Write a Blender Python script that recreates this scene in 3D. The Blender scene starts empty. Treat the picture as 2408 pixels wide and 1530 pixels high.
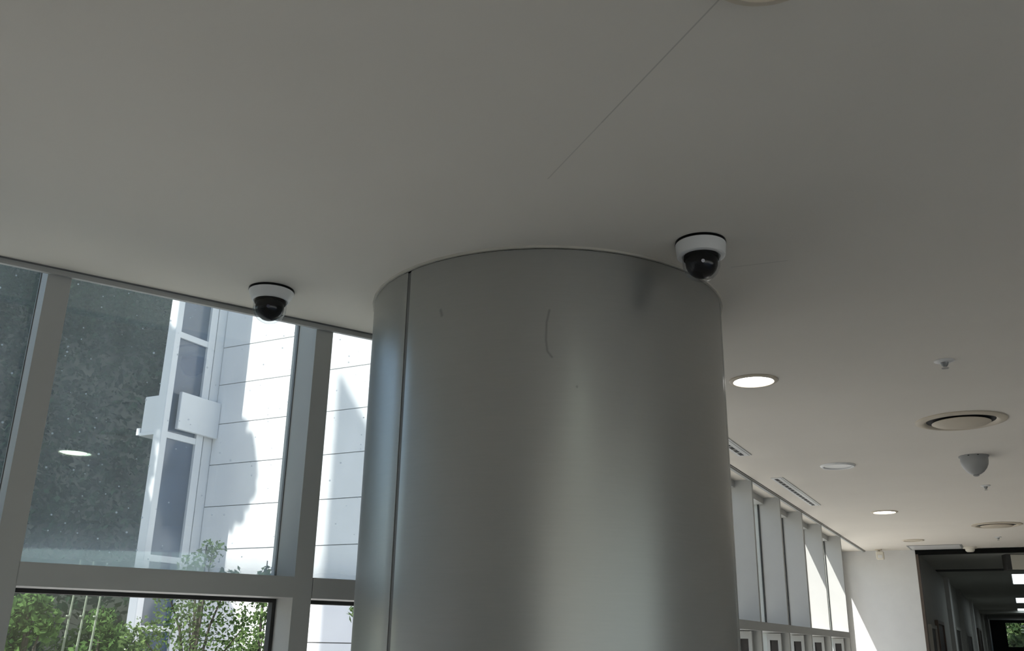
import bpy, bmesh, math, random
from mathutils import Vector, Matrix
random.seed(7)
R = math.radians
sc = bpy.context.scene
COL = sc.collection
PI = math.pi

# ------------------------------------------------------------------ camera
CAM_Z = 1.6
YAW, PITCH, ROLL = R(27.818), R(18.8725), R(1.0347)
cd = bpy.data.cameras.new('camera'); cam = bpy.data.objects.new('camera', cd); COL.objects.link(cam)
cd.sensor_fit = 'HORIZONTAL'; cd.sensor_width = 36.0; cd.lens = 36.0 * 2187.66 / 2408.0
cd.clip_start = 0.05; cd.clip_end = 400
h_ = Vector((-math.sin(YAW), math.cos(YAW), 0))
fw = h_ * math.cos(PITCH) + Vector((0, 0, math.sin(PITCH)))
r0 = Vector((math.cos(YAW), math.sin(YAW), 0)); u0 = r0.cross(fw)
rt = r0 * math.cos(ROLL) + u0 * math.sin(ROLL); up = u0 * math.cos(ROLL) - r0 * math.sin(ROLL)
m = Matrix((rt, up, -fw)).transposed().to_4x4(); m.translation = (0, 0, CAM_Z)
cam.matrix_world = m
sc.camera = cam

# ------------------------------------------------------------------ sky, sun, exposure
SUN_DIR = Vector((1.0, 2.55, -2.65)).normalized()     # the way the light travels
w = bpy.data.worlds.new('world'); sc.world = w; w.use_nodes = True
wn = w.node_tree; wn.nodes.clear()
sky = wn.nodes.new('ShaderNodeTexSky'); sky.sky_type = 'NISHITA'; sky.sun_disc = False
sky.sun_elevation = math.asin(-SUN_DIR.z); sky.sun_rotation = math.atan2(-SUN_DIR.x, -SUN_DIR.y)
sky.air_density = 1.0; sky.dust_density = 1.0; sky.ozone_density = 1.0
bgn = wn.nodes.new('ShaderNodeBackground'); bgn.inputs['Strength'].default_value = 0.20
won = wn.nodes.new('ShaderNodeOutputWorld')
wn.links.new(sky.outputs[0], bgn.inputs[0]); wn.links.new(bgn.outputs[0], won.inputs[0])
sl = bpy.data.lights.new('sun', 'SUN'); sl.energy = 6.8; sl.angle = R(0.55); sl.color = (1.0, 0.96, 0.92)
so = bpy.data.objects.new('sun', sl); COL.objects.link(so)
so.rotation_euler = SUN_DIR.to_track_quat('-Z', 'Y').to_euler()
so.location = (-20, -40, 45)
sc.view_settings.view_transform = 'Standard'; sc.view_settings.look = 'None'
sc.view_settings.gamma = 1.0; sc.view_settings.use_curve_mapping = False
sc.view_settings.exposure = 0.46

# ------------------------------------------------------------------ materials
def new_mat(name):
    mt = bpy.data.materials.new(name); mt.use_nodes = True
    nt = mt.node_tree
    return mt, nt, nt.nodes['Principled BSDF']
def N(nt, kind, **kw):
    n = nt.nodes.new(kind)
    for k, v in kw.items(): setattr(n, k, v)
    return n
def plain(name, col, rough=0.6, metal=0.0, var=0.06, scale=6.0, bump=0.0, bscale=200, spec=0.5):
    mt, nt, b = new_mat(name)
    tc = N(nt, 'ShaderNodeTexCoord')
    nz = N(nt, 'ShaderNodeTexNoise'); nz.inputs['Scale'].default_value = scale; nz.inputs['Detail'].default_value = 4
    nt.links.new(tc.outputs['Object'], nz.inputs['Vector'])
    rp = N(nt, 'ShaderNodeValToRGB')
    c = Vector(col)
    rp.color_ramp.elements[0].position = 0.3; rp.color_ramp.elements[1].position = 0.7
    rp.color_ramp.elements[0].color = (*(c * (1 - var)), 1); rp.color_ramp.elements[1].color = (*[min(1, x * (1 + var)) for x in c], 1)
    nt.links.new(nz.outputs[0], rp.inputs[0]); nt.links.new(rp.outputs[0], b.inputs['Base Color'])
    b.inputs['Roughness'].default_value = rough; b.inputs['Metallic'].default_value = metal
    b.inputs['Specular IOR Level'].default_value = spec
    if bump:
        n2 = N(nt, 'ShaderNodeTexNoise'); n2.inputs['Scale'].default_value = bscale
        nt.links.new(tc.outputs['Object'], n2.inputs['Vector'])
        bp = N(nt, 'ShaderNodeBump'); bp.inputs['Strength'].default_value = bump; bp.inputs['Distance'].default_value = 0.002
        nt.links.new(n2.outputs[0], bp.inputs['Height']); nt.links.new(bp.outputs[0], b.inputs['Normal'])
    return mt
def emit(name, col, s):
    mt, nt, b = new_mat(name)
    b.inputs['Base Color'].default_value = (0.8, 0.8, 0.8, 1)
    b.inputs['Emission Color'].default_value = (*col, 1); b.inputs['Emission Strength'].default_value = s
    return mt
def seg_mask(nt, xo, yo, p, q, width, wob=None):
    """1 on the line from p to q, soft over width (metres), on object-space x, y."""
    px, py = p; dx, dy = q[0] - p[0], q[1] - p[1]; L2 = dx * dx + dy * dy
    def M(op, a, b=None, clamp=False):
        n = N(nt, 'ShaderNodeMath', operation=op); n.use_clamp = clamp
        for i, v in enumerate((a, b)):
            if v is None: continue
            if isinstance(v, (int, float)): n.inputs[i].default_value = v
            else: nt.links.new(v, n.inputs[i])
        return n.outputs[0]
    ax = M('SUBTRACT', xo, px); ay = M('SUBTRACT', yo, py)
    t = M('DIVIDE', M('ADD', M('MULTIPLY', ax, dx), M('MULTIPLY', ay, dy)), L2, True)
    ex = M('SUBTRACT', ax, M('MULTIPLY', t, dx)); ey = M('SUBTRACT', ay, M('MULTIPLY', t, dy))
    dist = M('SQRT', M('ADD', M('MULTIPLY', ex, ex), M('MULTIPLY', ey, ey)))
    if wob is not None: dist = M('ADD', dist, wob)
    return M('SUBTRACT', 1.0, M('DIVIDE', dist, width), True), M

def ceiling_material():
    mt, nt, b = new_mat('ceiling_plaster')
    tc = N(nt, 'ShaderNodeTexCoord'); sx = N(nt, 'ShaderNodeSeparateXYZ'); nt.links.new(tc.outputs['Object'], sx.inputs[0])
    nz = N(nt, 'ShaderNodeTexNoise'); nz.inputs['Scale'].default_value = 1.7; nz.inputs['Detail'].default_value = 5
    nt.links.new(tc.outputs['Object'], nz.inputs['Vector'])
    rp = N(nt, 'ShaderNodeValToRGB')
    rp.color_ramp.elements[0].position = 0.3; rp.color_ramp.elements[1].position = 0.7
    rp.color_ramp.elements[0].color = (0.785, 0.742, 0.668, 1); rp.color_ramp.elements[1].color = (0.810, 0.767, 0.693, 1)
    nt.links.new(nz.outputs[0], rp.inputs[0])
    # hairline joints of the plasterboard
    k, M = seg_mask(nt, sx.outputs[0], sx.outputs[1], (0.9, 0.56), (-0.80, 2.0), 0.0032)
    k2, M = seg_mask(nt, sx.outputs[0], sx.outputs[1], (-0.80, 2.0), (-1.06, 2.22), 0.003)
    k3, M = seg_mask(nt, sx.outputs[0], sx.outputs[1], (-0.753, 3.117), (-0.56, 3.14), 0.004)
    f = M('MAXIMUM', M('MULTIPLY', k, 0.40), M('MAXIMUM', M('MULTIPLY', k2, 0.3), M('MULTIPLY', k3, 0.3)))
    mx = N(nt, 'ShaderNodeMix', data_type='RGBA')
    nt.links.new(f, mx.inputs['Factor']); nt.links.new(rp.outputs[0], mx.inputs['A']); mx.inputs['B'].default_value = (0.12, 0.115, 0.10, 1)
    nt.links.new(mx.outputs['Result'], b.inputs['Base Color'])
    b.inputs['Roughness'].default_value = 0.85
    return mt
def column_material():
    """Silver satin metal cladding with a curved scuff and a few small marks."""
    mt, nt, b = new_mat('satin_metal')
    tc = N(nt, 'ShaderNodeTexCoord'); sx = N(nt, 'ShaderNodeSeparateXYZ'); nt.links.new(tc.outputs['Object'], sx.inputs[0])
    mp = N(nt, 'ShaderNodeMapping'); mp.inputs['Scale'].default_value = (9, 9, 160)
    nt.links.new(tc.outputs['Object'], mp.inputs[0])
    nz = N(nt, 'ShaderNodeTexNoise'); nz.inputs['Scale'].default_value = 1.0; nz.inputs['Detail'].default_value = 3
    nt.links.new(mp.outputs[0], nz.inputs['Vector'])
    rp = N(nt, 'ShaderNodeValToRGB')
    rp.color_ramp.elements[0].color = (0.425, 0.43, 0.418, 1); rp.color_ramp.elements[1].color = (0.455, 0.46, 0.448, 1)
    nt.links.new(nz.outputs[0], rp.inputs[0])
    k = None
    def mth(op, a, b_):
        n = N(nt, 'ShaderNodeMath', operation=op)
        for i, v in enumerate((a, b_)):
            if isinstance(v, (int, float)): n.inputs[i].default_value = v
            else: nt.links.new(v, n.inputs[i])
        return n.outputs[0]
    ang = mth('MULTIPLY', mth('ARCTAN2', sx.outputs[0], sx.outputs[1]), 0.71)   # arc length round the column
    A = lambda deg: R(deg) * 0.71
    pts = [(A(153.6), 2.665), (A(154.35), 2.62), (A(154.5), 2.56), (A(154.1), 2.52), (A(152.9), 2.50)]
    for p, q in zip(pts[:-1], pts[1:]):
        s, M = seg_mask(nt, ang, sx.outputs[2], p, q, 0.006)
        k = s if k is None else M('MAXIMUM', k, s)
    s2, M = seg_mask(nt, ang, sx.outputs[2], (A(-174.2), 2.70), (A(-174.7), 2.68), 0.009)
    s3, M = seg_mask(nt, ang, sx.outputs[2], (A(146.2), 2.402), (A(146.2), 2.40), 0.006)
    k = M('MAXIMUM', k, M('MAXIMUM', s2, s3))
    k = M('MULTIPLY', k, 0.45)
    mx = N(nt, 'ShaderNodeMix', data_type='RGBA')
    nt.links.new(k, mx.inputs['Factor']); nt.links.new(rp.outputs[0], mx.inputs['A']); mx.inputs['B'].default_value = (0.12, 0.12, 0.115, 1)
    nt.links.new(mx.outputs['Result'], b.inputs['Base Color'])
    b.inputs['Metallic'].default_value = 0.85; b.inputs['Roughness'].default_value = 0.37
    return mt
def pane_fresnel(nt, f0):
    """Share of light mirrored by a thin sheet, counted once, on the face that meets the ray first."""
    def mth(op, a, b_=None, clamp=False):
        n = N(nt, 'ShaderNodeMath', operation=op); n.use_clamp = clamp
        for i, v in enumerate((a, b_)):
            if v is None: continue
            if isinstance(v, (int, float)): n.inputs[i].default_value = v
            else: nt.links.new(v, n.inputs[i])
        return n.outputs[0]
    ge = N(nt, 'ShaderNodeNewGeometry'); dt = N(nt, 'ShaderNodeVectorMath', operation='DOT_PRODUCT')
    nt.links.new(ge.outputs['Normal'], dt.inputs[0]); nt.links.new(ge.outputs['Incoming'], dt.inputs[1])
    c = mth('SUBTRACT', 1.0, mth('ABSOLUTE', dt.outputs['Value']), True)
    f = mth('ADD', f0, mth('MULTIPLY', mth('POWER', c, 5.0), 1 - f0), True)
    return mth('MULTIPLY', f, mth('SUBTRACT', 1.0, ge.outputs['Backfacing']))
def glass_material(name, dust, z0, tint):
    """Window glass: see-through with a mirror-like sheen and a film of dust, thicker low on the pane, with specks."""
    mt, nt, b = new_mat(name); nt.nodes.remove(b)
    out = nt.nodes['Material Output']
    tr = N(nt, 'ShaderNodeBsdfTransparent'); tr.inputs[0].default_value = (*tint, 1)
    gl = N(nt, 'ShaderNodeBsdfGlossy'); gl.inputs['Roughness'].default_value = 0.015; gl.inputs[0].default_value = (0.9, 1.0, 0.95, 1)
    fr = pane_fresnel(nt, 0.06)
    m1 = N(nt, 'ShaderNodeMixShader'); nt.links.new(fr, m1.inputs[0]); nt.links.new(tr.outputs[0], m1.inputs[1]); nt.links.new(gl.outputs[0], m1.inputs[2])
    if dust <= 0:
        nt.links.new(m1.outputs[0], out.inputs[0]); return mt
    tc = N(nt, 'ShaderNodeTexCoord'); sx = N(nt, 'ShaderNodeSeparateXYZ'); nt.links.new(tc.outputs['Object'], sx.inputs[0])
    nz = N(nt, 'ShaderNodeTexNoise'); nz.inputs['Scale'].default_value = 3.0; nz.inputs['Detail'].default_value = 6
    mp = N(nt, 'ShaderNodeMapping'); mp.inputs['Scale'].default_value = (2.2, 2.2, 0.6)
    nt.links.new(tc.outputs['Object'], mp.inputs[0]); nt.links.new(mp.outputs[0], nz.inputs['Vector'])
    def mth(op, a, b_, clamp=False):
        n = N(nt, 'ShaderNodeMath', operation=op); n.use_clamp = clamp
        for i, v in enumerate((a, b_)):
            if isinstance(v, (int, float)): n.inputs[i].default_value = v
            else: nt.links.new(v, n.inputs[i])
        return n.outputs[0]
    film = mth('MULTIPLY', mth('ADD', mth('MULTIPLY', nz.outputs[0], 0.9), 0.45), dust)
    low = mth('SUBTRACT', 1.0, mth('DIVIDE', mth('SUBTRACT', sx.outputs[2], z0), 0.20), True)
    film = mth('ADD', film, mth('MULTIPLY', mth('POWER', low, 2.0), 0.34))
    vo = N(nt, 'ShaderNodeTexVoronoi'); vo.inputs['Scale'].default_value = 46.0
    nt.links.new(tc.outputs['Object'], vo.inputs['Vector'])
    se = N(nt, 'ShaderNodeSeparateColor'); nt.links.new(vo.outputs['Color'], se.inputs[0])
    keep = mth('GREATER_THAN', se.outputs[0], 0.80)
    size = mth('MULTIPLY', se.outputs[1], 0.21)
    speck = mth('MULTIPLY', mth('LESS_THAN', vo.outputs['Distance'], size), keep)
    film = mth('ADD', film, mth('MULTIPLY', speck, 0.42), True)
    tl = N(nt, 'ShaderNodeBsdfTranslucent'); tl.inputs[0].default_value = (0.56, 0.64, 0.70, 1)
    df = N(nt, 'ShaderNodeBsdfDiffuse'); df.inputs[0].default_value = (0.5, 0.52, 0.53, 1)
    m2 = N(nt, 'ShaderNodeMixShader'); m2.inputs[0].default_value = 0.35
    nt.links.new(tl.outputs[0], m2.inputs[1]); nt.links.new(df.outputs[0], m2.inputs[2])
    m3 = N(nt, 'ShaderNodeMixShader'); nt.links.new(film, m3.inputs[0]); nt.links.new(m1.outputs[0], m3.inputs[1]); nt.links.new(m2.outputs[0], m3.inputs[2])
    nt.links.new(m3.outputs[0], out.inputs[0])
    return mt
def clear_plastic(name):
    mt, nt, b = new_mat(name); nt.nodes.remove(b); out = nt.nodes['Material Output']
    tr = N(nt, 'ShaderNodeBsdfTransparent'); tr.inputs[0].default_value = (0.86, 0.87, 0.88, 1)
    gl = N(nt, 'ShaderNodeBsdfGlossy'); gl.inputs['Roughness'].default_value = 0.04
    lw = pane_fresnel(nt, 0.03)
    m1 = N(nt, 'ShaderNodeMixShader'); nt.links.new(lw, m1.inputs[0]); nt.links.new(tr.outputs[0], m1.inputs[1]); nt.links.new(gl.outputs[0], m1.inputs[2])
    nt.links.new(m1.outputs[0], out.inputs[0]); return mt
def leaf_material(name, a, b_, trans=0.35):
    mt, nt, b = new_mat(name); nt.nodes.remove(b); out = nt.nodes['Material Output']
    ge = N(nt, 'ShaderNodeNewGeometry')
    rp = N(nt, 'ShaderNodeValToRGB'); rp.color_ramp.elements[0].color = (*a, 1); rp.color_ramp.elements[1].color = (*b_, 1)
    nt.links.new(ge.outputs['Random Per Island'], rp.inputs[0])
    df = N(nt, 'ShaderNodeBsdfDiffuse'); tl = N(nt, 'ShaderNodeBsdfTranslucent')
    nt.links.new(rp.outputs[0], df.inputs[0]); nt.links.new(rp.outputs[0], tl.inputs[0])
    mx = N(nt, 'ShaderNodeMixShader'); mx.inputs[0].default_value = trans
    nt.links.new(df.outputs[0], mx.inputs[1]); nt.links.new(tl.outputs[0], mx.inputs[2]); nt.links.new(mx.outputs[0], out.inputs[0])
    return mt

M = {}
M['ceiling'] = ceiling_material()
M['wall'] = plain('white_wall_paint', (0.78, 0.78, 0.77), 0.8, var=0.02)
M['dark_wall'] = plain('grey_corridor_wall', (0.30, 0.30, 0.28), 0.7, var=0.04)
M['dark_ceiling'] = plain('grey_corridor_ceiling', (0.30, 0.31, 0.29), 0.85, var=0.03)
M['floor'] = plain('polished_stone_floor', (0.62, 0.57, 0.51), 0.25, var=0.08, scale=3)
M['frame'] = plain('grey_painted_aluminium', (0.48, 0.485, 0.47), 0.45, var=0.02)
M['gasket'] = plain('black_rubber_gasket', (0.025, 0.025, 0.025), 0.6)
M['column'] = column_material()
M['core'] = plain('dark_column_core', (0.05, 0.05, 0.05), 0.8)
M['seam'] = plain('grey_seam_strip', (0.20, 0.20, 0.20), 0.5, metal=0.3)
M['beige'] = plain('beige_plastic', (0.62, 0.55, 0.44), 0.5, var=0.03)
M['bead'] = plain('ceiling_edge_bead', (0.62, 0.59, 0.52), 0.7, var=0.03)
M['cream'] = plain('cream_plastic', (0.78, 0.74, 0.64), 0.45, var=0.02)
M['white'] = plain('white_plastic', (0.80, 0.80, 0.79), 0.35, var=0.01)
M['grey'] = plain('grey_plastic', (0.33, 0.335, 0.33), 0.4, var=0.02)
M['black'] = plain('black_plastic', (0.003, 0.003, 0.004), 0.10, var=0.1, spec=0.22)
M['matte_black'] = plain('matte_black_lining', (0.004, 0.004, 0.004), 0.7, var=0.1, spec=0.15)
M['chrome'] = plain('brushed_chrome', (0.75, 0.75, 0.75), 0.2, metal=1.0)
M['lens'] = plain('dark_lens_glass', (0.02, 0.02, 0.05), 0.05, spec=1.0)
M['bubble'] = clear_plastic('clear_dome_plastic')
M['dark_brown'] = plain('dark_brown_panel', (0.035, 0.029, 0.026), 0.5, var=0.15, scale=20)
M['brown'] = plain('brown_steel', (0.10, 0.075, 0.06), 0.5, var=0.1)
M['stone'] = plain('white_stone', (0.80, 0.80, 0.80), 0.75, var=0.03, scale=2.0)
M['stone_dark'] = plain('stone_joint', (0.22, 0.22, 0.22), 0.9)
M['white_metal'] = plain('white_metal_facade', (0.72, 0.73, 0.74), 0.45, var=0.02)
M['far_glass'] = plain('dark_facade_glass', (0.04, 0.065, 0.115), 0.10, var=0.25, scale=1.2, spec=0.8)
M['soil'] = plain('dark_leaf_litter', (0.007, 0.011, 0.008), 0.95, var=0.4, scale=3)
M['grass'] = plain('lawn', (0.07, 0.12, 0.035), 0.95, var=0.4, scale=5)
M['bounce_paving'] = plain('pale_paving', (0.55, 0.53, 0.49), 0.9, var=0.08, scale=2)
M['roof'] = plain('grey_render', (0.45, 0.45, 0.44), 0.85)
M['bark'] = plain('bark', (0.045, 0.038, 0.03), 0.9, var=0.3, scale=12)
M['cane'] = plain('pale_cane', (0.22, 0.27, 0.20), 0.6, var=0.2, scale=8)
M['glass_dusty'] = glass_material('dusty_window_glass', 0.120, 1.84, (0.92, 0.945, 0.945))
M['glass_clear'] = glass_material('clear_window_glass', 0.0, 0.0, (0.965, 0.975, 0.97))
M['lamp_warm'] = emit('warm_lamp_lens', (1.0, 0.78, 0.55), 0.12)
M['lamp'] = emit('white_lamp_lens', (1.0, 0.98, 0.93), 9.0)
M['lamp_green'] = emit('cool_lamp_lens', (0.85, 1.0, 0.85), 14.0)
M['panel_lamp'] = emit('corridor_panel_lens', (0.85, 0.97, 1.0), 2.2)
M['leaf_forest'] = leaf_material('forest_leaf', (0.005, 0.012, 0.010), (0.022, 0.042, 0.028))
M['leaf_bright'] = leaf_material('bright_leaf', (0.025, 0.06, 0.018), (0.15, 0.27, 0.085), 0.45)
M['leaf_mid'] = leaf_material('mid_leaf', (0.05, 0.09, 0.035), (0.15, 0.23, 0.08), 0.4)
M['leaf_dull'] = leaf_material('dull_leaf', (0.03, 0.06, 0.025), (0.10, 0.15, 0.06), 0.4)

# ------------------------------------------------------------------ mesh helpers
def obj(name, bm, mat, parent=None, smooth=False):
    me = bpy.data.meshes.new(name)
    bmesh.ops.recalc_face_normals(bm, faces=bm.faces)
    bm.to_mesh(me); bm.free()
    if smooth:
        for p in me.polygons: p.use_smooth = True
        me.set_sharp_from_angle(angle=R(40))
    o = bpy.data.objects.new(name, me); COL.objects.link(o)
    me.materials.append(mat)
    if parent: o.parent = parent
    return o
def tag(o, label=None, cat=None, group=None, kind=None):
    if label: o['label'] = label
    if cat: o['category'] = cat
    if group: o['group'] = group
    if kind: o['kind'] = kind
    return o
def thing(name, loc, label=None, cat=None, group=None, rz=0.0, kind=None):
    o = bpy.data.objects.new(name, None); COL.objects.link(o); o.location = loc; o.rotation_euler.z = rz
    o.empty_display_size = 0.1
    return tag(o, label, cat, group, kind)
def add_box(bm, lo, hi, bevel=0.0):
    vs = [bm.verts.new((x, y, z)) for x in (lo[0], hi[0]) for y in (lo[1], hi[1]) for z in (lo[2], hi[2])]
    fs = [bm.faces.new([vs[i] for i in f]) for f in ((0, 1, 3, 2), (4, 6, 7, 5), (0, 4, 5, 1), (2, 3, 7, 6), (0, 2, 6, 4), (1, 5, 7, 3))]
    if bevel:
        es = list({e for f in fs for e in f.edges})
        bmesh.ops.bevel(bm, geom=es, offset=bevel, segments=1, affect='EDGES')
    return bm
def box(lo, hi, bevel=0.0): return add_box(bmesh.new(), lo, hi, bevel)
def prism(pts, z0, z1):
    bm = bmesh.new()
    a = [bm.verts.new((x, y, z0)) for x, y in pts]; b = [bm.verts.new((x, y, z1)) for x, y in pts]
    bm.faces.new(a); bm.faces.new(b[::-1])
    for i in range(len(pts)):
        j = (i + 1) % len(pts); bm.faces.new((a[i], a[j], b[j], b[i]))
    return bm
def add_lathe(bm, prof, seg=40, centre=(0, 0), cap=True):
    """prof: (radius, z) list; radius 0 makes a pole."""
    rings = []
    for r_, z in prof:
        if r_ < 1e-6: rings.append([bm.verts.new((centre[0], centre[1], z))])
        else: rings.append([bm.verts.new((centre[0] + r_ * math.cos(2 * PI * i / seg), centre[1] + r_ * math.sin(2 * PI * i / seg), z)) for i in range(seg)])
    for a, b in zip(rings[:-1], rings[1:]):
        for i in range(seg):
            j = (i + 1) % seg
            if len(a) == 1 and len(b) == 1: continue
            if len(a) == 1: bm.faces.new((a[0], b[i], b[j]))
            elif len(b) == 1: bm.faces.new((a[i], a[j], b[0]))
            else: bm.faces.new((a[i], a[j], b[j], b[i]))
    if cap:
        for rg in (rings[0], rings[-1]):
            if len(rg) > 2: bm.faces.new(rg)
    return bm
def lathe(prof, seg=40, cap=True): return add_lathe(bmesh.new(), prof, seg, cap=cap)
def ring(r0_, r1_, z0, z1, seg=48):
    """a closed ring of rectangular section"""
    bm = bmesh.new(); prof = [(r0_, z0), (r1_, z0), (r1_, z1), (r0_, z1)]
    rs = [[bm.verts.new((r_ * math.cos(2 * PI * i / seg), r_ * math.sin(2 * PI * i / seg), z)) for i in range(seg)] for r_, z in prof]
    for k in range(4):
        a, b = rs[k], rs[(k + 1) % 4]
        for i in range(seg):
            j = (i + 1) % seg; bm.faces.new((a[i], a[j], b[j], b[i]))
    return bm
def add_tube(bm, pts, rad, seg=6):
    prev = None
    for i, p in enumerate(pts):
        p = Vector(p); d = (Vector(pts[min(i + 1, len(pts) - 1)]) - Vector(pts[max(i - 1, 0)])).normalized()
        a = d.orthogonal().normalized(); b = d.cross(a)
        r_ = rad[i] if isinstance(rad, (list, tuple)) else rad
        rg = [bm.verts.new(p + (a * math.cos(2 * PI * k / seg) + b * math.sin(2 * PI * k / seg)) * r_) for k in range(seg)]
        if prev:
            best = min(range(seg), key=lambda s: sum((prev[k].co - rg[(k + s) % seg].co).length for k in range(seg)))
            rg = rg[best:] + rg[:best]
            for k in range(seg):
                bm.faces.new((prev[k], prev[(k + 1) % seg], rg[(k + 1) % seg], rg[k]))
        prev = rg
    return bm

# ------------------------------------------------------------------ the room
CZ = 2.9
eL = Vector((0.475695, 0.879610)); nL = Vector((-0.879610, 0.475695))     # along the side glazing and out of it
def PL(a, n): v = eL * a + nL * n; return (v.x, v.y)
NF, NG = 3.66, 3.88            # inner face of the frames, glass
XF, XG = -1.79, -1.98
def on_left_y(y, n): return ((0.475695 * y - n) / 0.879610)                # x on the glazing line at y
A0 = -9.0                                                                   # the side glazing runs back to here
cornF = (XF, (NF + 0.879610 * XF) / 0.475695)
cornG = (XG, (NG + 0.879610 * XG) / 0.475695)
backY = PL(A0, NF)[1]; backX = PL(A0, NF)[0]
XR = 5.2; YE = 14.0
# ceiling slab, its edge stopping short of the side glazing (a pocket above), running to the glass along the other
cornC = (XG - 0.06, (NF + 0.879610 * (XG - 0.06)) / 0.475695)
tag(obj('ceiling', prism([(backX, backY), (XR, backY), (XR, YE + 0.1), (XG - 0.20, YE + 0.1), (XG - 0.20, 12.0), (XG - 0.06, 12.0), cornC], CZ, CZ + 0.12), M['ceiling']), kind='structure')
tag(obj('floor', prism([(backX - 0.4, backY), (XR, backY), (XR, 46), (XG - 0.2, 46), (XG - 0.2, cornG[1])], -0.15, 0.0), M['floor']), kind='structure')
# closing slab over the pocket
tag(obj('trim_3', prism([PL(A0, NF - 0.03), PL(A0, NG + 0.16), PL(3.1, NG + 0.16), PL(3.1, NF - 0.03)], 3.3, 3.42), M['wall']), kind='structure')
tag(obj('trim_4', prism([PL(A0, NF - 0.10), PL(A0, NF - 0.012), PL(3.0, NF - 0.012), PL(3.0, NF - 0.10)], CZ + 0.12, 3.3), M['wall']), kind='structure')
# edge trims
def strip_left(n0, n1, z0, z1, a1=2.98): return prism([PL(A0, n0), PL(A0, n1), PL(a1, n1), PL(a1, n0)], z0, z1)
t1 = thing('trim_1', (0, 0, 0), kind='structure')
obj('edge_bead', strip_left(NF - 0.018, NF, 2.878, 2.9), M['frame'], t1)
obj('gap_shade', strip_left(NF - 0.030, NF - 0.018, 2.8975, 2.9), M['seam'], t1)  # grey strip, its colour stands in for the gap's shade
t2 = thing('trim_2', (0, 0, 0), kind='structure')
obj('edge_bead', box((XF - 0.022, cornF[1] + 0.05, 2.888), (XF + 0.002, YE, 2.9)), M['frame'], t2)
obj('gap_shade', box((XF + 0.014, cornF[1] + 0.05, 2.8975), (XF + 0.022, YE, 2.9)), M['gasket'], t2)  # black strip in place of an open, shaded gap

def pane_frame(parent, p, z0, z1, a0, a1, t, mat, depth=0.03):
    """thin dark rubber frame round a pane on the side glazing"""
    bm = bmesh.new()
    for (x0, x1, y0, y1) in ((a0, a0 + t, z0, z1), (a1 - t, a1, z0, z1), (a0 + t, a1 - t, z0, z0 + t), (a0 + t, a1 - t, z1 - t, z1)):
        q = [PL(x0, NG - depth), PL(x1, NG - depth), PL(x1, NG + 0.01), PL(x0, NG + 0.01)]
        lo = [bm.verts.new((*v, y0)) for v in q]; hi = [bm.verts.new((*v, y1)) for v in q]
        bm.faces.new(lo); bm.faces.new(hi[::-1])
        for i in range(4): bm.faces.new((lo[i], lo[(i + 1) % 4], hi[(i + 1) % 4], hi[i]))
    return obj('gasket', bm, mat, parent)
w1 = thing('window_1', (*PL(0.9, NG), 0), kind='structure')
inv = Matrix.Translation(w1.location).inverted()
def part_at(o):                # geometry is written in room coordinates: keep it there under a moved parent
    o.matrix_parent_inverse = inv; return o
mull = [0.357 + 1.071 * k for k in range(-8, 3)]
for a in mull:
    wd = 0.083 if abs(a - 0.357) < 0.01 else 0.077
    part_at(obj('mullion', prism([PL(a, NF), PL(a + wd, NF), PL(a + wd, NG + 0.05), PL(a, NG + 0.05)], 0, 3.3), M['frame'], w1))
ends = mull + [2.93]
for a, b in zip(ends[:-1], ends[1:]):
    a_ = a + 0.08; b_ = b
    part_at(obj('transom', prism([PL(a_, NF), PL(b_, NF), PL(b_, NG + 0.05), PL(a_, NG + 0.05)], 1.758, 1.838), M['frame'], w1))
    part_at(obj('sill', prism([PL(a_, NF), PL(b_, NF), PL(b_, NG + 0.05), PL(a_, NG + 0.05)], 0, 0.08), M['frame'], w1))
    part_at(pane_frame(w1, None, 1.838, 3.3, a_, b_, 0.004, M['seam'], 0.012))
    part_at(pane_frame(w1, None, 0.08, 1.758, a_, b_, 0.015, M['gasket'], 0.04))
    tilt = 0.0035
    part_at(tag(obj('pane', prism([PL(a_ + .005, NG - 0.004), PL(b_ - .005, NG - 0.004 + tilt), PL(b_ - .005, NG - 0.001 + tilt), PL(a_ + .005, NG - 0.001)], 1.845, 3.295), M['glass_dusty'], w1), 'dusty upper glass pane'))
    part_at(tag(obj('pane', prism([PL(a_ + .005, NG - 0.016), PL(b_ - .005, NG - 0.016 + .0079), PL(b_ - .005, NG - 0.013 + .0079), PL(a_ + .005, NG - 0.013)], 1.845, 3.295), M['glass_clear'], w1), 'clear inner pane of the double glazing'))
    part_at(tag(obj('pane', prism([PL(a_ + .005, NG - 0.003), PL(b_ - .005, NG - 0.003), PL(b_ - .005, NG), PL(a_ + .005, NG)], 0.085, 1.752), M['glass_clear'], w1), 'clear lower glass pane'))
part_at(obj('mullion', prism([PL(2.93, NF), PL(3.0, NF), cornF, cornG, PL(2.93, NG + 0.05)], 0, 3.3), M['frame'], w1))

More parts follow.
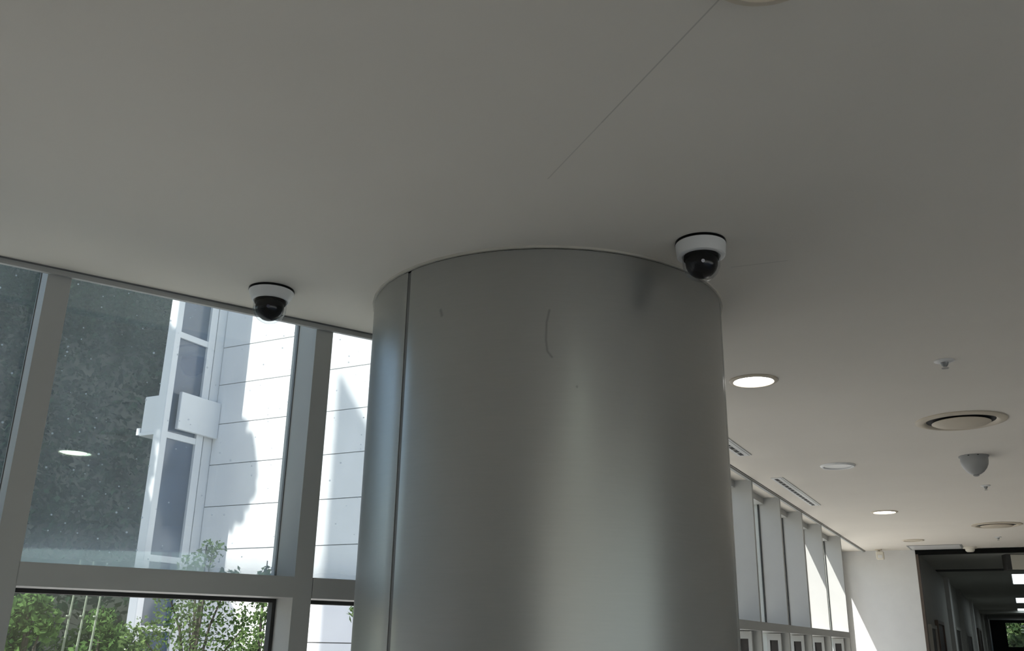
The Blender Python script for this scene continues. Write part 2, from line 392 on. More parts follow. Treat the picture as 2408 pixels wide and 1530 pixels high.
w2 = thing('window_2', (XG, 9.0, 0), kind='structure'); inv = Matrix.Translation(w2.location).inverted()
MY = [5.53, 6.575, 7.613, 8.64, 9.64, 10.70, 11.965]
prevY = cornF[1] + 0.03
for i, y in enumerate(MY):
    if True:
        part_at(obj('mullion', box((XG - 0.05, y, 0), (XF, y + 0.045, CZ)), M['frame'], w2))
    y1 = y
    part_at(obj('transom', box((XG - 0.05, prevY, 1.730), (XF, y1, 1.795)), M['frame'], w2))
    part_at(obj('head', box((XG - 0.05, prevY, 2.842), (XG + 0.05, y1, CZ)), M['frame'], w2))
    part_at(obj('sill', box((XG - 0.05, prevY, 0), (XF, y1, 0.08)), M['frame'], w2))
    part_at(obj('pane', box((XG - 0.003, prevY + .003, 1.797), (XG, y1 - .003, 2.84)), M['glass_clear'], w2))
    part_at(obj('pane', box((XG - 0.003, prevY + .003, 0.082), (XG, y1 - .003, 1.728)), M['glass_clear'], w2))
    bm = bmesh.new()                                   # rubber strip where the glass meets the next upright
    add_box(bm, (XG - 0.01, y1 - 0.010, 1.797), (XG + 0.004, y1 - 0.001, 2.84))
    part_at(obj('gasket', bm, M['gasket'], w2))
    if y < 12.5:                                       # narrow folded-back vent leaf beside each upright below the bar
        bm = bmesh.new()
        for lo, hi in (((XG + 0.005, 1.668), (-1.853, 1.724)), ((XG + 0.005, 0.10), (XG + 0.03, 1.668)), ((-1.881, 0.10), (-1.853, 1.668)), ((XG + 0.005, 0.082), (-1.853, 0.14))):
            add_box(bm, (lo[0], y - 0.045, lo[1]), (hi[0], y - 0.005, hi[1]))
        part_at(obj('vent_frame', bm, M['frame'], w2))
        part_at(obj('vent_panel', box((XG + 0.03, y - 0.03, 0.14), (-1.881, y - 0.012, 1.668)), M['dark_brown'], w2))
    prevY = y + 0.045
# last bay: full height glass set further out, in a shallow frame
part_at(obj('jamb', box((-2.14, 13.82, 0), (-2.09, YE, CZ)), M['frame'], w2))
part_at(obj('head', box((-2.14, prevY, 2.84), (-2.06, 13.82, CZ)), M['frame'], w2))
part_at(obj('sill', box((-2.14, prevY, 0), (-2.06, 13.82, 0.08)), M['frame'], w2))
part_at(obj('pane', box((-2.118, prevY + .003, 0.082), (-2.115, 13.82, 2.84)), M['glass_clear'], w2))
part_at(obj('mullion', box((-2.14, 11.965, 0), (XG - 0.051, 12.01, CZ)), M['frame'], w2))
# unseen ledge added over the last bay to shade the end wall
part_at(obj('shade_ledge', box((-2.30, 12.15, 3.02), (-2.19, 13.95, 3.06)), M['white_metal'], w2))

# end wall, opening into the corridor
OX0, OX1 = -1.14, 1.75
we = thing('wall_end', (0, YE, 0), kind='structure'); inv = Matrix.Translation(we.location).inverted()
part_at(obj('wall_panel', box((-2.15, YE, 0), (OX0, YE + 0.2, CZ)), M['wall'], we))
part_at(obj('wall_panel', box((OX1, YE, 0), (XR, YE + 0.2, CZ)), M['wall'], we))
part_at(obj('shutter_guide', box((OX0, YE + 0.002, 0), (OX0 + 0.035, YE + 0.14, 2.84)), M['brown'], we))
part_at(obj('shutter_guide', box((OX1 - 0.035, YE + 0.002, 0), (OX1, YE + 0.14, 2.84)), M['brown'], we))
part_at(obj('shutter_slot', box((OX0, YE + 0.004, 2.838), (OX1, YE + 0.12, 2.892)), M['matte_black'], we))
part_at(obj('shutter_slot', box((OX0, YE + 0.12, 2.868), (OX1, YE + 0.2, 2.95)), M['dark_ceiling'], we))
# corridor
CL = -1.12
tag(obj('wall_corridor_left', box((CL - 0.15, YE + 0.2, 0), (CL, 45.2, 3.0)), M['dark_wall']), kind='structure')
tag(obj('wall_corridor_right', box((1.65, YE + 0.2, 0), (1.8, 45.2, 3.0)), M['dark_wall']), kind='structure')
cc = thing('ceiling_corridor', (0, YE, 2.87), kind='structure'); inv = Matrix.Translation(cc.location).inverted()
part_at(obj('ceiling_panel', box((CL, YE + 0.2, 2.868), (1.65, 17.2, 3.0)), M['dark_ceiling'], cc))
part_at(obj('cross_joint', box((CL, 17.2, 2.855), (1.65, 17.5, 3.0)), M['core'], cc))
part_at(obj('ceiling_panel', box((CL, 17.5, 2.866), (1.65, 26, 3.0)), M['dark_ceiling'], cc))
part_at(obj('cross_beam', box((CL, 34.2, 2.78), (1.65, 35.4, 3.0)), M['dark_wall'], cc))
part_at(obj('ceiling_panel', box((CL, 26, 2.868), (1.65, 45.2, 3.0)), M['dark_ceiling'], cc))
we2 = thing('wall_far_end', (0, 45, 0), kind='structure'); inv = Matrix.Translation(we2.location).inverted()
for lo, hi in (((CL, 0), (-0.55, 3)), ((1.2, 0), (1.65, 3)), ((-0.55, 0), (1.2, 1.82)), ((-0.55, 2.76), (1.2, 3))):
    part_at(obj('wall_panel', box((lo[0], 45, lo[1]), (hi[0], 45.15, hi[1])), M['core'], we2))
w3 = thing('window_3', (0.3, 45.05, 1.8), kind='structure'); inv = Matrix.Translation(w3.location).inverted()
part_at(obj('pane', box((-0.55, 45.06, 1.82), (1.2, 45.065, 2.76)), M['glass_clear'], w3))
part_at(obj('glazing_bar', box((0.28, 45.03, 1.82), (0.34, 45.1, 2.76)), M['core'], w3))
for k, y in enumerate((18.9, 22.6, 28.0, 35.2, 40.0)):
    tag(obj('trim_%d' % (5 + k), box((CL - 0.01, y, 0), (CL + 0.07, y + 0.5, 2.87)), M['dark_wall'] if k % 2 else M['roof']), kind='structure')
for k, (y, wd, top) in enumerate(((14.45, 0.85, 1.90), (15.72, 1.15, 1.99), (20.1, 1.5, 1.99), (23.9, 2.0, 1.94), (30.6, 2.0, 2.2), (37.0, 1.2, 2.0))):
    d = thing('door_%d' % (k + 1), (CL, y, 0), kind='structure')
    bm = bmesh.new(); add_box(bm, (0, -0.05, 0), (0.045, 0.0, top + 0.05)); add_box(bm, (0, wd, 0), (0.045, wd + 0.05, top + 0.05)); add_box(bm, (0, 0, top), (0.045, wd, top + 0.05))
    obj('door_frame', bm, M['brown'] if k in (1, 4) else M['dark_wall'], d)
    obj('door_leaf', box((0, 0, 0), (0.02, wd, top)), M['dark_brown'], d)
    bm = bmesh.new(); add_box(bm, (0.02, wd - 0.12, 0.98), (0.07, wd - 0.10, 1.0)); add_box(bm, (0.06, wd - 0.22, 0.98), (0.075, wd - 0.10, 1.0))
    obj('door_handle', bm, M['chrome'], d)

# the walls behind and to the other side of the camera, with their own glazing
wr = thing('wall_right', (XR, 0, 0), kind='structure'); inv = Matrix.Translation(wr.location).inverted()
RW0, RW1 = -6.0, 3.0
part_at(obj('wall_panel', box((XR, RW1, 0), (XR + 0.2, YE, 3.0)), M['wall'], wr))
part_at(obj('wall_panel', box((XR, RW0, 2.6), (XR + 0.2, RW1, 3.0)), M['wall'], wr))
part_at(obj('wall_panel', box((XR, backY, 0), (XR + 0.2, RW0, 3.0)), M['wall'], wr))
w4 = thing('window_4', (XR + 0.1, 0, 0), kind='structure'); inv = Matrix.Translation(w4.location).inverted()
for k in range(5):
    y = RW0 + (RW1 - RW0) * k / 4
    part_at(obj('mullion', box((XR + 0.02, max(RW0, y - 0.04), 0), (XR + 0.16, min(RW1, y + 0.04), 2.6)), M['frame'], w4))
    if k < 4: part_at(obj('pane', box((XR + 0.09, y + 0.04, 0.02), (XR + 0.094, y + (RW1 - RW0) / 4 - 0.04, 2.59)), M['glass_clear'], w4))
wb = thing('wall_back', (0, backY, 0), kind='structure'); inv = Matrix.Translation(wb.location).inverted()
part_at(obj('wall_panel', box((backX - 0.5, backY - 0.2, 0), (2.9, backY, 3.3)), M['wall'], wb))
part_at(obj('wall_panel', box((2.9, backY - 0.2, 2.6), (4.9, backY, 3.3)), M['wall'], wb))
part_at(obj('wall_panel', box((4.9, backY - 0.2, 0), (XR + 0.2, backY, 3.3)), M['wall'], wb))
w5 = thing('fill_window', (3.9, backY - 0.1, 0), kind='structure'); inv = Matrix.Translation(w5.location).inverted()  # unseen back window, added for more fill on ceiling and column
for k in range(3):
    x = 2.9 + 2.0 * k / 2
    part_at(obj('mullion', box((max(2.9, x - 0.04), backY - 0.17, 0), (min(4.9, x + 0.04), backY - 0.03, 2.6)), M['frame'], w5))
    if k < 2: part_at(obj('pane', box((x + 0.04, backY - 0.104, 0.02), (x + 2.0 / 2 - 0.04, backY - 0.10, 2.59)), M['glass_clear'], w5))

# ------------------------------------------------------------------ roof and added shade block above the room, and outside
up_ = thing('shade_storey', (0, 0, 4.5), kind='structure'); inv = Matrix.Translation(up_.location).inverted()
part_at(obj('facade', box((-4.28, -9.5, 4.5), (7, 4.2, 9.6)), M['roof'], up_))  # unseen block, placed to keep the sun off the nearer fins
part_at(obj('roof_slab', prism([(backX - 0.3, backY - 0.3), (XR + 0.3, backY - 0.3), (XR + 0.3, 46), (-2.05, 46), (-2.05, cornG[1] + 0.05), PL(A0, NG + 0.17)], 3.45, 3.6), M['roof'], up_))

tag(obj('ground', box((-70, -40, -0.4), (40, 70, -0.18)), M['grass']), kind='structure')
tag(obj('bounce_paving', box((-17.5, -40, -0.3), (30, 60, -0.16)), M['bounce_paving']), kind='structure')  # unseen pale yard surface, added to bounce daylight up into the room

# white stone wall across the yard, in separate slabs
sw = thing('stone_wall', (-8.2, YE, 0), 'tall white stone clad wall across the yard, sunlit, with open joints', 'wall'); inv = Matrix.Translation(sw.location).inverted()
part_at(obj('backing', box((-14.6, YE + 0.03, -0.16), (-2.16, YE + 0.3, 10.6)), M['stone_dark'], sw))
zs = [-0.13, 0.712, 1.560, 2.410, 3.262, 4.110, 4.962, 5.812, 6.662, 7.490, 8.34, 9.19, 10.04, 10.6]
xs = [-14.36, -12.42, -10.0, -7.9, -5.9, -3.95, -2.16]
for i in range(len(zs) - 1):
    for j in range(len(xs) - 1):
        dy = random.uniform(-0.003, 0.003)
        part_at(obj('stone_panel', box((xs[j] + 0.006, YE - 0.012 + dy, zs[i] + 0.009), (xs[j + 1] - 0.006, YE + 0.03, zs[i + 1] - 0.009)), M['stone'], sw))
# glazed screen running out from the stone wall
WX = -14.36
gw = thing('glazed_screen', (WX, 13.2, 0), 'narrow glazed screen with white end post, projecting from the stone wall', 'facade'); inv = Matrix.Translation(gw.location).inverted()
part_at(obj('end_post', box((WX - 0.06, 12.5, -0.16), (WX + 0.16, 12.66, 10.6), 0.012), M['white_metal'], gw))
part_at(obj('jamb', box((WX - 0.06, 13.50, -0.16), (WX + 0.05, 13.68, 10.6)), M['white_metal'], gw))
part_at(obj('corner_groove', box((WX - 0.06, 13.68, -0.16), (WX - 0.04, 13.76, 10.6)), M['stone_dark'], gw))
part_at(obj('corner_wall', box((WX - 0.06, 13.76, -0.16), (WX - 0.01, YE, 10.6)), M['stone'], gw))
for z0, z1 in ((0.3, 1.70), (1.80, 2.95), (3.07, 5.30), (5.42, 7.36), (7.48, 10.5)):
    part_at(obj('window_pane', box((WX - 0.03, 12.66, z0), (WX - 0.01, 13.50, z1)), M['far_glass'], gw))
for z0, z1 in ((-0.16, 0.3), (1.70, 1.80), (2.95, 3.07), (5.30, 5.42), (7.36, 7.48), (10.5, 10.6)):
    part_at(obj('transom', box((WX - 0.05, 12.66, z0), (WX + 0.04, 13.50, z1)), M['white_metal'], gw))
ab = thing('balcony_box', (-14.7, 13.4, 5.5), 'white boxed balcony hung on the glazed screen behind its end post', 'balcony'); inv = Matrix.Translation(ab.location).inverted()
part_at(obj('side_board', box((-15.27, 12.92, 5.50), (WX - 0.065, 13.98, 6.25), 0.01), M['white_metal'], ab))
part_at(obj('front_board', box((WX + 0.055, 12.90, 5.50), (-14.22, 13.98, 6.25), 0.01), M['white_metal'], ab))
part_at(obj('bracket', box((-15.37, 12.90, 5.46), (-15.27, 13.6, 5.60)), M['white_metal'], ab))
part_at(obj('floor_slab', box((-15.27, 12.90, 5.44), (WX - 0.065, 13.98, 5.50)), M['white_metal'], ab))
# unseen added block, sloped top shaped to cast the shadow on the stone wall
bm = bmesh.new()
pr = [(-18.4, -0.2), (-18.4, 25.7), (-14.4, 19.8), (-14.4, -0.2)]
a = [bm.verts.new((x, -4.3, z)) for x, z in pr]; b = [bm.verts.new((x, -8.3, z)) for x, z in pr]
bm.faces.new(a); bm.faces.new(b[::-1])
for i in range(4): bm.faces.new((a[i], a[(i + 1) % 4], b[(i + 1) % 4], b[i]))
tag(obj('shadow_block', bm, M['roof']), kind='structure')

# wooded slope
def hill_z(s, t): return max(-0.3, -0.3 + 0.75 * s + 0.6 * math.sin(s * 0.5 + t * 0.35) + 0.35 * math.sin(t * 0.9))
HB = Vector((-17.5, 13.0)); HD = Vector((-0.80, 0.60)); HT = Vector((0.60, 0.80))
bm = bmesh.new(); gv = {}
for i in range(25):
    for j in range(21):
        s, t = i * 1.4, -18 + j * 1.8
        p = HB + HD * s + HT * t; gv[i, j] = bm.verts.new((p.x, p.y, hill_z(s, t)))
for i in range(24):
    for j in range(20): bm.faces.new((gv[i, j], gv[i + 1, j], gv[i + 1, j + 1], gv[i, j + 1]))
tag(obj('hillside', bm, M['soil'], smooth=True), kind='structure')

def leaf_mesh(name, pts, mat, size, parent=None, flat=0.5, aspect=0.55):
    vs, fs = [], []
    for p in pts:
        s = size * random.uniform(0.6, 1.4)
        nrm = Vector((random.gauss(0, 1), random.gauss(0, 1), random.gauss(0, 1) + flat)).normalized()
        a_ = nrm.orthogonal().normalized(); a_.rotate(Matrix.Rotation(random.uniform(0, 2 * PI), 3, nrm)); b_ = nrm.cross(a_)
        k = len(vs); p = Vector(p)
        vs += [p - a_ * s, p + b_ * s * aspect + nrm * s * .12, p + a_ * s, p - b_ * s * aspect + nrm * s * .12]
        fs.append((k, k + 1, k + 2, k + 3))
    me = bpy.data.meshes.new(name); me.from_pydata(vs, [], fs); me.materials.append(mat)
    o = bpy.data.objects.new(name, me); COL.objects.link(o)
    if parent: o.parent = parent
    return o
pts = []
for k in range(60000):
    s = random.uniform(0, 1) ** 0.8 * 24; t = random.uniform(-15, 10)
    p = HB + HD * s + HT * t
    cl = 0.5 + 0.5 * math.sin(1.7 * s + 0.8 * t) * math.sin(1.1 * t - 0.6 * s)
    z = hill_z(s, t) + random.random() ** 1.4 * (0.5 + 2.6 * cl)
    pts.append((p.x + random.gauss(0, .15), p.y + random.gauss(0, .15), z))
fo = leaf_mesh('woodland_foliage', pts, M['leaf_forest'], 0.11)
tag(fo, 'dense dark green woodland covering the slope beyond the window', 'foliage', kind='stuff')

def tree(name, x, y, h, blobs, mat, label, n, size, group=None, trunk=0.04):
    """blobs: (dx, dy, z, radius) leaf clusters, each reached by a branch from the trunk"""
    t = thing(name, (x, y, -0.16), label, 'tree' if h > 1.6 else 'shrub', group)
    bm = bmesh.new(); add_tube(bm, [(0, 0, 0), (0.03, 0.02, h * 0.35), (-0.03, 0.03, h * 0.7), (0, 0, h)], [trunk, trunk * .8, trunk * .5, trunk * .2], 7)
    for dx, dy, z, r_ in blobs:
        add_tube(bm, [(0, 0, max(0.1, z * 0.55)), (dx * .5, dy * .5, z * .85), (dx, dy, z)], [trunk * .4, trunk * .28, trunk * .12], 5)
    obj('trunk', bm, M['bark'], t)
    pts = []
    tot = sum(b[3] ** 2 for b in blobs)
    for dx, dy, z, r_ in blobs:
        for k in range(int(n * r_ * r_ / tot)):
            v = Vector((random.gauss(0, 1), random.gauss(0, 1), random.gauss(0, 1))).normalized() * r_ * random.random() ** 0.45
            pts.append((dx + v.x, dy + v.y, z + v.z * 0.9))
    tag(leaf_mesh('foliage', pts, mat, size, t), kind='stuff')
    return t
tree('young_tree', -6.40, 6.32, 2.55, [(-.05, -.05, 2.35, .16), (.06, .02, 2.5, .13), (-.22, -.18, 2.15, .14), (.15, .15, 2.2, .2), (-.1, 0, 1.95, .32), (.25, .3, 1.85, .26), (-.3, -.3, 1.75, .22), (.0, .0, 1.5, .4), (.2, .3, 1.3, .35)], M['leaf_mid'], 'airy young tree with small pale green leaves before the glazed screen', 4300, 0.021)
tree('young_tree', -5.68, 6.33, 2.4, [(0, 0, 2.28, .08), (-.02, 0, 2.1, .11), (.02, .02, 1.95, .1), (-.05, -.03, 1.7, .17), (0.03, 0, 1.45, .2), (-.1, -.1, 1.3, .2)], M['leaf_mid'], 'thin upright young tree in front of the sunlit stone wall', 1500, 0.022, trunk=.025)
tree('leafy_bush', -6.48, 4.72, 2.1, [(0, .05, 1.98, .12), (-.12, -.05, 1.86, .14), (.05, .1, 1.84, .14), (-.18, .0, 1.95, .1), (-.10, 0, 1.7, .12)], M['leaf_bright'], 'bright green leafy bush close to the window mullion', 1000, 0.032)
tree('leafy_bush', -7.42, 6.16, 2.0, [(0, 0, 1.9, .14), (.05, .08, 1.75, .16), (0.08, .1, 1.55, .15), (-.1, -.1, 1.6, .12)], M['leaf_bright'], 'green bush just beside the lower end of the white end post', 800, 0.030)
tree('leafy_bush', -9.3, 7.65, 1.95, [(0, 0, 1.8, .25), (.2, .3, 1.6, .3), (-.2, -.2, 1.55, .3), (0, 0, 1.2, .45)], M['leaf_dull'], 'dull green bush further back, low before the woodland', 1500, 0.045)
tree('young_tree', -4.15, 5.62, 2.25, [(0.02, 0, 2.14, .07), (-.03, 0, 1.95, .06), (-.06, -.05, 1.6, .08)], M['leaf_mid'], 'slender sapling partly hidden behind the silver column', 160, 0.026, trunk=.012)
for k, (x, y, lean) in enumerate(((-6.35, 4.90, .06), (-6.29, 4.98, .05), (-6.24, 5.05, .06))):
    bm = bmesh.new(); add_tube(bm, [(0, 0, 0), (lean * .3, 0, .8), (lean, .01, 1.6), (lean * 1.4, .03, 2.3)], [.011, .010, .009, .006], 7)
    for z in (.4, .8, 1.2, 1.6, 1.9): add_lathe(bm, [(.010, z - .006), (.0135, z), (.010, z + .006)], 7, (lean * z / 1.6, 0))
    c = thing('bamboo_cane', (x, y, -0.16), 'tall pale bamboo cane, %s of three standing near the bright bush' % ('first', 'middle', 'last')[k], 'plant', 'bamboo canes outside the window')
    obj('stem', bm, M['cane'], c)

tree('tall_tree', -17.55, 5.0, 16.0, [(-.05, .05, 14.4, 1.0), (-.15, .0, 10.9, 1.15), (-.25, .1, 12.8, .6)], M['leaf_dull'], 'tall tree on the slope whose crown shades the white end post', 9000, 0.11, trunk=.16)
# ------------------------------------------------------------------ column
CX, CY, CR = -1.581, 3.302, 0.7105
col = thing('column', (CX, CY, 0), 'large round silver metal clad column reaching the ceiling', 'column')
obj('core', lathe([(CR - 0.005, 0), (CR - 0.005, CZ)], 96), M['seam'], col, smooth=True)
def shell(d0, d1, r_in, r_out, z0, z1, n=40):
    bm = bmesh.new(); rows = []
    lip = 0.008
    angs = [d0 + (d1 - d0) * i / n for i in range(n + 1)]
    for i, dg in enumerate(angs):
        a_ = R(dg); s, c = math.sin(a_), math.cos(a_)
        ro = r_out - (0.003 if i in (0, n) else 0)
        rows.append([bm.verts.new((r_ * s, r_ * c, z)) for r_, z in ((r_in, z0), (ro, z0), (ro, z1), (r_in, z1))])
    for a_, b_ in zip(rows[:-1], rows[1:]):
        for k in range(4): bm.faces.new((a_[k], a_[(k + 1) % 4], b_[(k + 1) % 4], b_[k]))
    bm.faces.new(rows[0]); bm.faces.new(rows[-1][::-1])
    return bm
for k in range(3):
    d0 = -160.2 + 120 * k
    me = shell(d0 + 0.75, d0 + 120 - 0.75, CR - 0.012, CR, 0.0, 2.889, 60)
    obj('cladding_panel', me, M['column'], col, smooth=True)
obj('top_ring', ring(CR - 0.004, CR + 0.008, 2.892, CZ), M['bead'], col, smooth=True)
obj('gap_shade', ring(CR - 0.02, CR - 0.003, 2.886, 2.895), M['matte_black'], col)  # black ring, darkness of the gap put into its colour

# ------------------------------------------------------------------ dome cameras
def dome_camera(x, y, r_top, r_bot, r_bub, z_h, z_low, face, label):
    t = thing('dome_camera', (x, y, CZ), label, 'camera', 'white dome cameras by the column')
    obj('base_ring', lathe([(r_top + 0.001, 0), (r_top + 0.001, -0.007)], 48), M['black'], t)
    hz = z_h - CZ
    obj('housing', lathe([(r_top - 0.006, -0.007), (r_top, -0.009), (r_top - (r_top - r_bot) * .85, hz + 0.006), (r_bot - 0.001, hz + 0.002), (r_bot - 0.005, hz), (r_bub + 0.001, hz), (r_bub + 0.001, hz + 0.01)], 56), M['white'], t, smooth=True)
    lo = z_low - CZ; cz = lo + r_bub
    prof = [(r_bub, hz + 0.004), (r_bub, cz)] + [(r_bub * math.cos(R(a_)), cz - r_bub * math.sin(R(a_))) for a_ in (12, 25, 38, 50, 62, 74, 83)] + [(0, lo)]
    obj('bubble', lathe(prof, 48, cap=False), M['bubble'], t, smooth=True)
    rl = r_bub * 0.93
    lin = lathe([(rl, hz + 0.003), (rl, hz - 0.010), (rl * .80, hz - 0.012), (rl * .78, hz + 0.003)], 40)
    obj('liner_ring', lin, M['matte_black'], t, smooth=True)
    fx, fy = face
    bm = bmesh.new(); rb = r_bub * 0.86
    prof = [(rb * .97, hz - 0.002)] + [(rb * math.cos(R(a_)), cz - rb * math.sin(R(a_))) for a_ in (0, 15, 30, 45, 60, 75)] + [(0, cz - rb)]
    add_lathe(bm, prof, 40, (fx * .006, fy * .006))
    ball = obj('camera_ball', bm, M['black'], t, smooth=True)
    # lens barrel looking out
    f = Vector((fx, fy, -0.25)).normalized(); p0 = Vector((fx * .006, fy * .006, cz)) + f * rb * .92
    bm = bmesh.new(); add_tube(bm, [p0, p0 + f * .008], [.006, .006], 20)
    for e_ in [e for e in bm.edges if e.is_boundary]: pass
    bmesh.ops.holes_fill(bm, edges=bm.edges[:], sides=30)
    ln = obj('lens', bm, M['lens'], t, smooth=True)
    sd = Vector((-fy, fx, 0))
    p1 = Vector((fx * .004, fy * .004, hz - 0.012)) + Vector((fx, fy, 0)) * rb * .80
    for q in (-.02, .0, .02):
        v = p1 + sd * q
        obj('screw', add_lathe(bmesh.new(), [(.0025, v.z), (.0025, v.z - 0.004)], 8, (v.x, v.y)), M['chrome'], t)
    return t
dome_camera(-0.79, 2.858, 0.0845, 0.081, 0.063, 2.846, 2.759, (0.35, -0.93), 'white dome camera with straight housing, right beside the column')
dome_camera(-2.438, 2.588, 0.0875, 0.071, 0.064, 2.852, 2.762, (0.6, -0.8), 'white dome camera with tapered housing, hanging before the window')

# ------------------------------------------------------------------ fittings on the ceiling
def downlight(x, y, rad, lens, label, rim='beige', drop=0.010):
    t = thing('downlight', (x, y, CZ), label, 'downlight', 'round ceiling downlights')
    ri = rad * 0.80
    obj('trim_ring', lathe([(rad, 0), (rad, -0.004), (rad - 0.010, -drop), (ri + 0.004, -drop), (ri, -0.004), (ri, 0)], 48, cap=False), M[rim], t, smooth=True)
    obj('reflector', lathe([(ri + 0.002, -0.001), (0, -0.001)], 48, cap=False), M['white'], t)
    obj('lens', lathe([(ri - 0.003, -0.002), (ri - 0.006, -0.006), (0, -0.008)], 48, cap=False), M[lens], t, smooth=True)
    return t
downlight(-0.27, 1.59, 0.125, 'lamp_warm', 'warm lit downlight high overhead at the top edge of the photo')
downlight(0.395, 1.135, 0.125, 'lamp_green', 'cool lit downlight overhead, mirrored in the dusty window pane')
downlight(-1.048, 4.655, 0.123, 'lamp', 'brightly lit downlight nearest the right side of the column')
downlight(-1.051, 7.24, 0.126, 'white', 'unlit downlight with a white lens, between slot vent and grey dome', 'white', 0.014)
downlight(-1.048, 9.97, 0.127, 'lamp', 'lit downlight farther along, beyond the long slot vent')
downlight(-1.043, 12.74, 0.132, 'beige', 'dim beige unlit downlight nearest the white end wall')
def diffuser(x, y, label):
    t = thing('air_diffuser', (x, y, CZ), label, 'diffuser', 'round beige air diffusers')
    ro = 0.250
    obj('outer_cone', lathe([(ro, 0), (ro, -0.006), (ro - 0.035, -0.016), (0.200, -0.010), (0.190, -0.001)], 64, cap=False), M['beige'], t, smooth=True)
    obj('throat', lathe([(0.196, -0.0015), (0, -0.0015)], 64, cap=False), M['core'], t)
    obj('centre_disc', lathe([(0.150, -0.010), (0.162, -0.016), (0.150, -0.022), (0.08, -0.030), (0, -0.034)], 64, cap=False), M['beige'], t, smooth=True)
    bm = bmesh.new(); add_lathe(bm, [(0.02, -0.002), (0.02, -0.03)], 12)
    obj('stem', bm, M['beige'], t)
diffuser(-0.151, 6.02, 'large beige round air diffuser, the nearer of the two')
diffuser(-0.083, 11.40, 'beige round air diffuser farther off, near the corridor opening')
def sprinkler(x, y, r_, label):
    t = thing('sprinkler_head', (x, y, CZ), label, 'sprinkler', 'small sprinkler heads along the ceiling')
    obj('escutcheon', lathe([(r_, 0), (r_, -0.003), (r_ * .7, -0.008), (r_ * .45, -0.009)], 32), M['white'], t, smooth=True)
    obj('head', lathe([(r_ * .40, -0.009), (r_ * .32, -0.022), (r_ * .15, -0.030)], 20), M['grey'], t, smooth=True)
    obj('deflector', lathe([(r_ * .36, -0.034), (r_ * .36, -0.037)], 20), M['chrome'], t)
sprinkler(-0.152, 4.674, 0.046, 'chrome sprinkler head nearest, above the larger air diffuser')
sprinkler(-0.102, 8.605, 0.038, 'small sprinkler head just beyond the grey dome')
sprinkler(-0.097, 12.67, 0.038, 'tiny sprinkler head farthest off, beyond the second air diffuser')
t = thing('grey_dome_camera', (-0.133, 7.226, CZ), 'matt grey bullet shaped dome camera under the ceiling', 'camera')
obj('mount_plate', lathe([(0.098, 0), (0.098, -0.006)], 40), M['grey'], t)
obj('body', lathe([(0.090, -0.006), (0.090, -0.040), (0.086, -0.062), (0.074, -0.088), (0.054, -0.112), (0.034, -0.126), (0.020, -0.131)], 40), M['grey'], t, smooth=True)
obj('tip', lathe([(0.020, -0.130), (0.020, -0.138), (0.012, -0.142), (0, -0.143)], 24, cap=False), M['grey'], t, smooth=True)
for q in (-.03, .03): obj('screw', add_lathe(bmesh.new(), [(.006, -0.006), (.006, -0.009)], 8, (q, -.092)), M['black'], t)
def slot_vent(x0, x1, y0, y1, label):
    t = thing('slot_diffuser', ((x0 + x1) / 2, (y0 + y1) / 2, CZ), label, 'vent', 'linear slot vents beside the glazing')
    hx, hy = (x1 - x0) / 2, (y1 - y0) / 2
    obj('frame', box((-hx, -hy, -0.006), (hx, hy, 0), 0.002), M['white'], t)
    obj('slot', box((-.026, -hy + .03, -0.0068), (.002, hy - .03, -0.0062)), M['core'], t)
    obj('groove', box((hx - .018, -hy + .01, -0.0068), (hx - .012, hy - .01, -0.0062)), M['grey'], t)
    n = int((2 * hy - .06) / 0.11)
    for k in range(1, n):
        yy = -hy + .03 + (2 * hy - .06) * k / n
        obj('blade', box((-.026, yy - .004, -0.010), (.002, yy + .004, -0.0066)), M['white'], t)
slot_vent(-1.630, -1.532, 7.60, 9.262, 'long white slot vent beside the fins, fully in view')
slot_vent(-1.630, -1.532, 4.93, 6.592, 'white slot vent half hidden behind the silver column')
t = thing('access_hatch', (-0.857, 13.69, CZ), 'square white access hatch in the ceiling before the corridor opening', 'hatch')
bm = bmesh.new()
for lo, hi in (((-.328, -.29), (.328, -.275)), ((-.328, .275), (.328, .29)), ((-.328, -.275), (-.310, .275)), ((.300, -.275), (.328, .275))): add_box(bm, (*lo, -0.006), (*hi, 0))
obj('frame', bm, M['grey'], t)
obj('door', box((-.308, -.273, -0.004), (.298, .273, 0)), M['white'], t)
t = thing('smoke_detector', (-0.455, 13.84, CZ), 'cream round smoke detector above the dark corridor opening', 'detector')
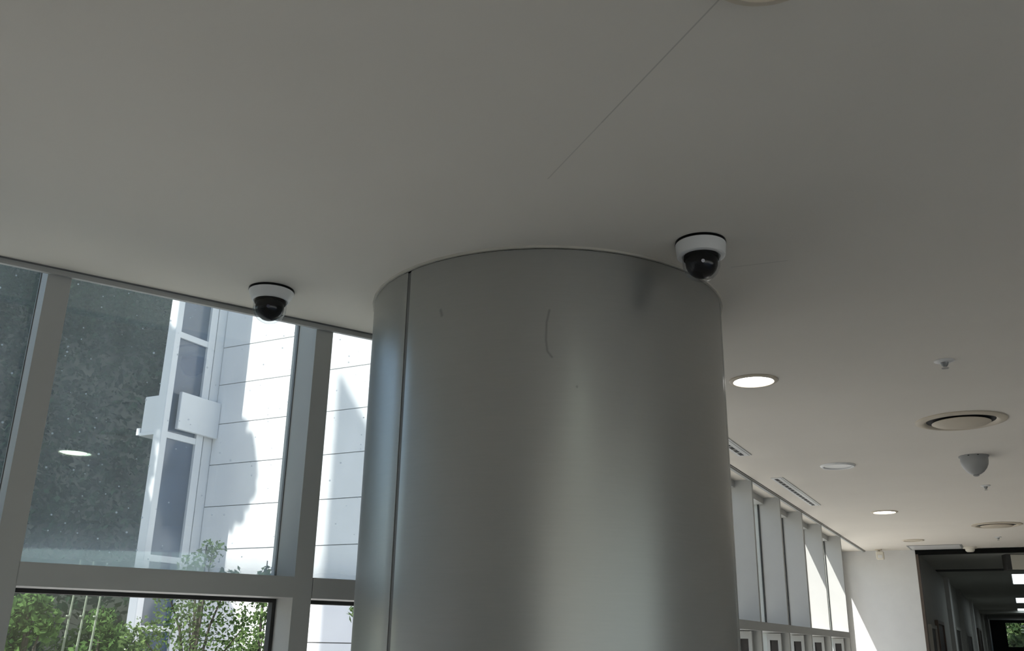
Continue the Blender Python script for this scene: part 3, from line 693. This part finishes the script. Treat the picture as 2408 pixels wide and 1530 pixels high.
obj('base', lathe([(0.085, 0), (0.085, -0.012), (0.078, -0.020)], 32), M['cream'], t, smooth=True)
obj('chamber', lathe([(0.060, -0.020), (0.056, -0.046), (0.040, -0.060), (0.0, -0.064)], 32, cap=False), M['cream'], t, smooth=True)
t = thing('motion_sensor', (-1.555, 13.80, CZ), 'cream motion sensor on a swivel bracket at the white end wall', 'sensor')
obj('bracket', add_tube(add_box(bmesh.new(), (-.065, -.03, -.012), (.015, .05, 0)), [(-.02, .01, -.01), (-.015, .0, -.03)], .014, 10), M['beige'], t)
obj('body', box((-.058, -.045, -.138), (.042, .02, -.028), 0.010), M['cream'], t)
obj('lens', box((-.036, -.050, -.120), (.022, -.044, -.075), 0.003), M['white'], t)
t = thing('hanging_sign_box', (0.21, 14.75, 2.868), 'cream faced box sign with dark sides under the corridor ceiling', 'sign', rz=R(18))
obj('case', box((-.30, -.07, -.21), (.35, .10, 0), 0.004), M['core'], t)
obj('face', box((-.24, -.076, -.205), (.345, -.068, -.008)), M['cream'], t)
for k, (y0, y1) in enumerate(((18.3, 20.9), (26.4, 28.9), (32.9, 36.4))):
    t = thing('corridor_light', (0.27, (y0 + y1) / 2, 2.866), '%s of the cool white panel lights on the corridor ceiling' % ('nearest', 'middle one', 'farthest')[k], 'light', 'panel lights in the corridor')
    hy = (y1 - y0) / 2
    obj('frame', ring(0.0, 0.0, 0, 0) if False else box((-.30, -hy - .02, -.012), (.30, hy + .02, -.001)), M['white'], t)
    obj('lens', box((-.285, -hy, -.016), (.285, hy, -.0125)), M['panel_lamp'], t)
tree('garden_tree', 0.4, 47.6, 3.6, [(-.5, 0, 2.5, .5), (.3, .2, 2.3, .6), (-.2, -.2, 1.9, .5), (.6, 0, 2.9, .5), (-.9, .3, 2.0, .5), (0, 0, 3.1, .5), (-.5, .6, 2.9, .6), (.3, .6, 2.6, .6), (-.2, .7, 2.2, .7), (.8, .5, 2.2, .5)], M['leaf_dull'], 'green tree seen through the window at the corridor end', 4500, 0.12)
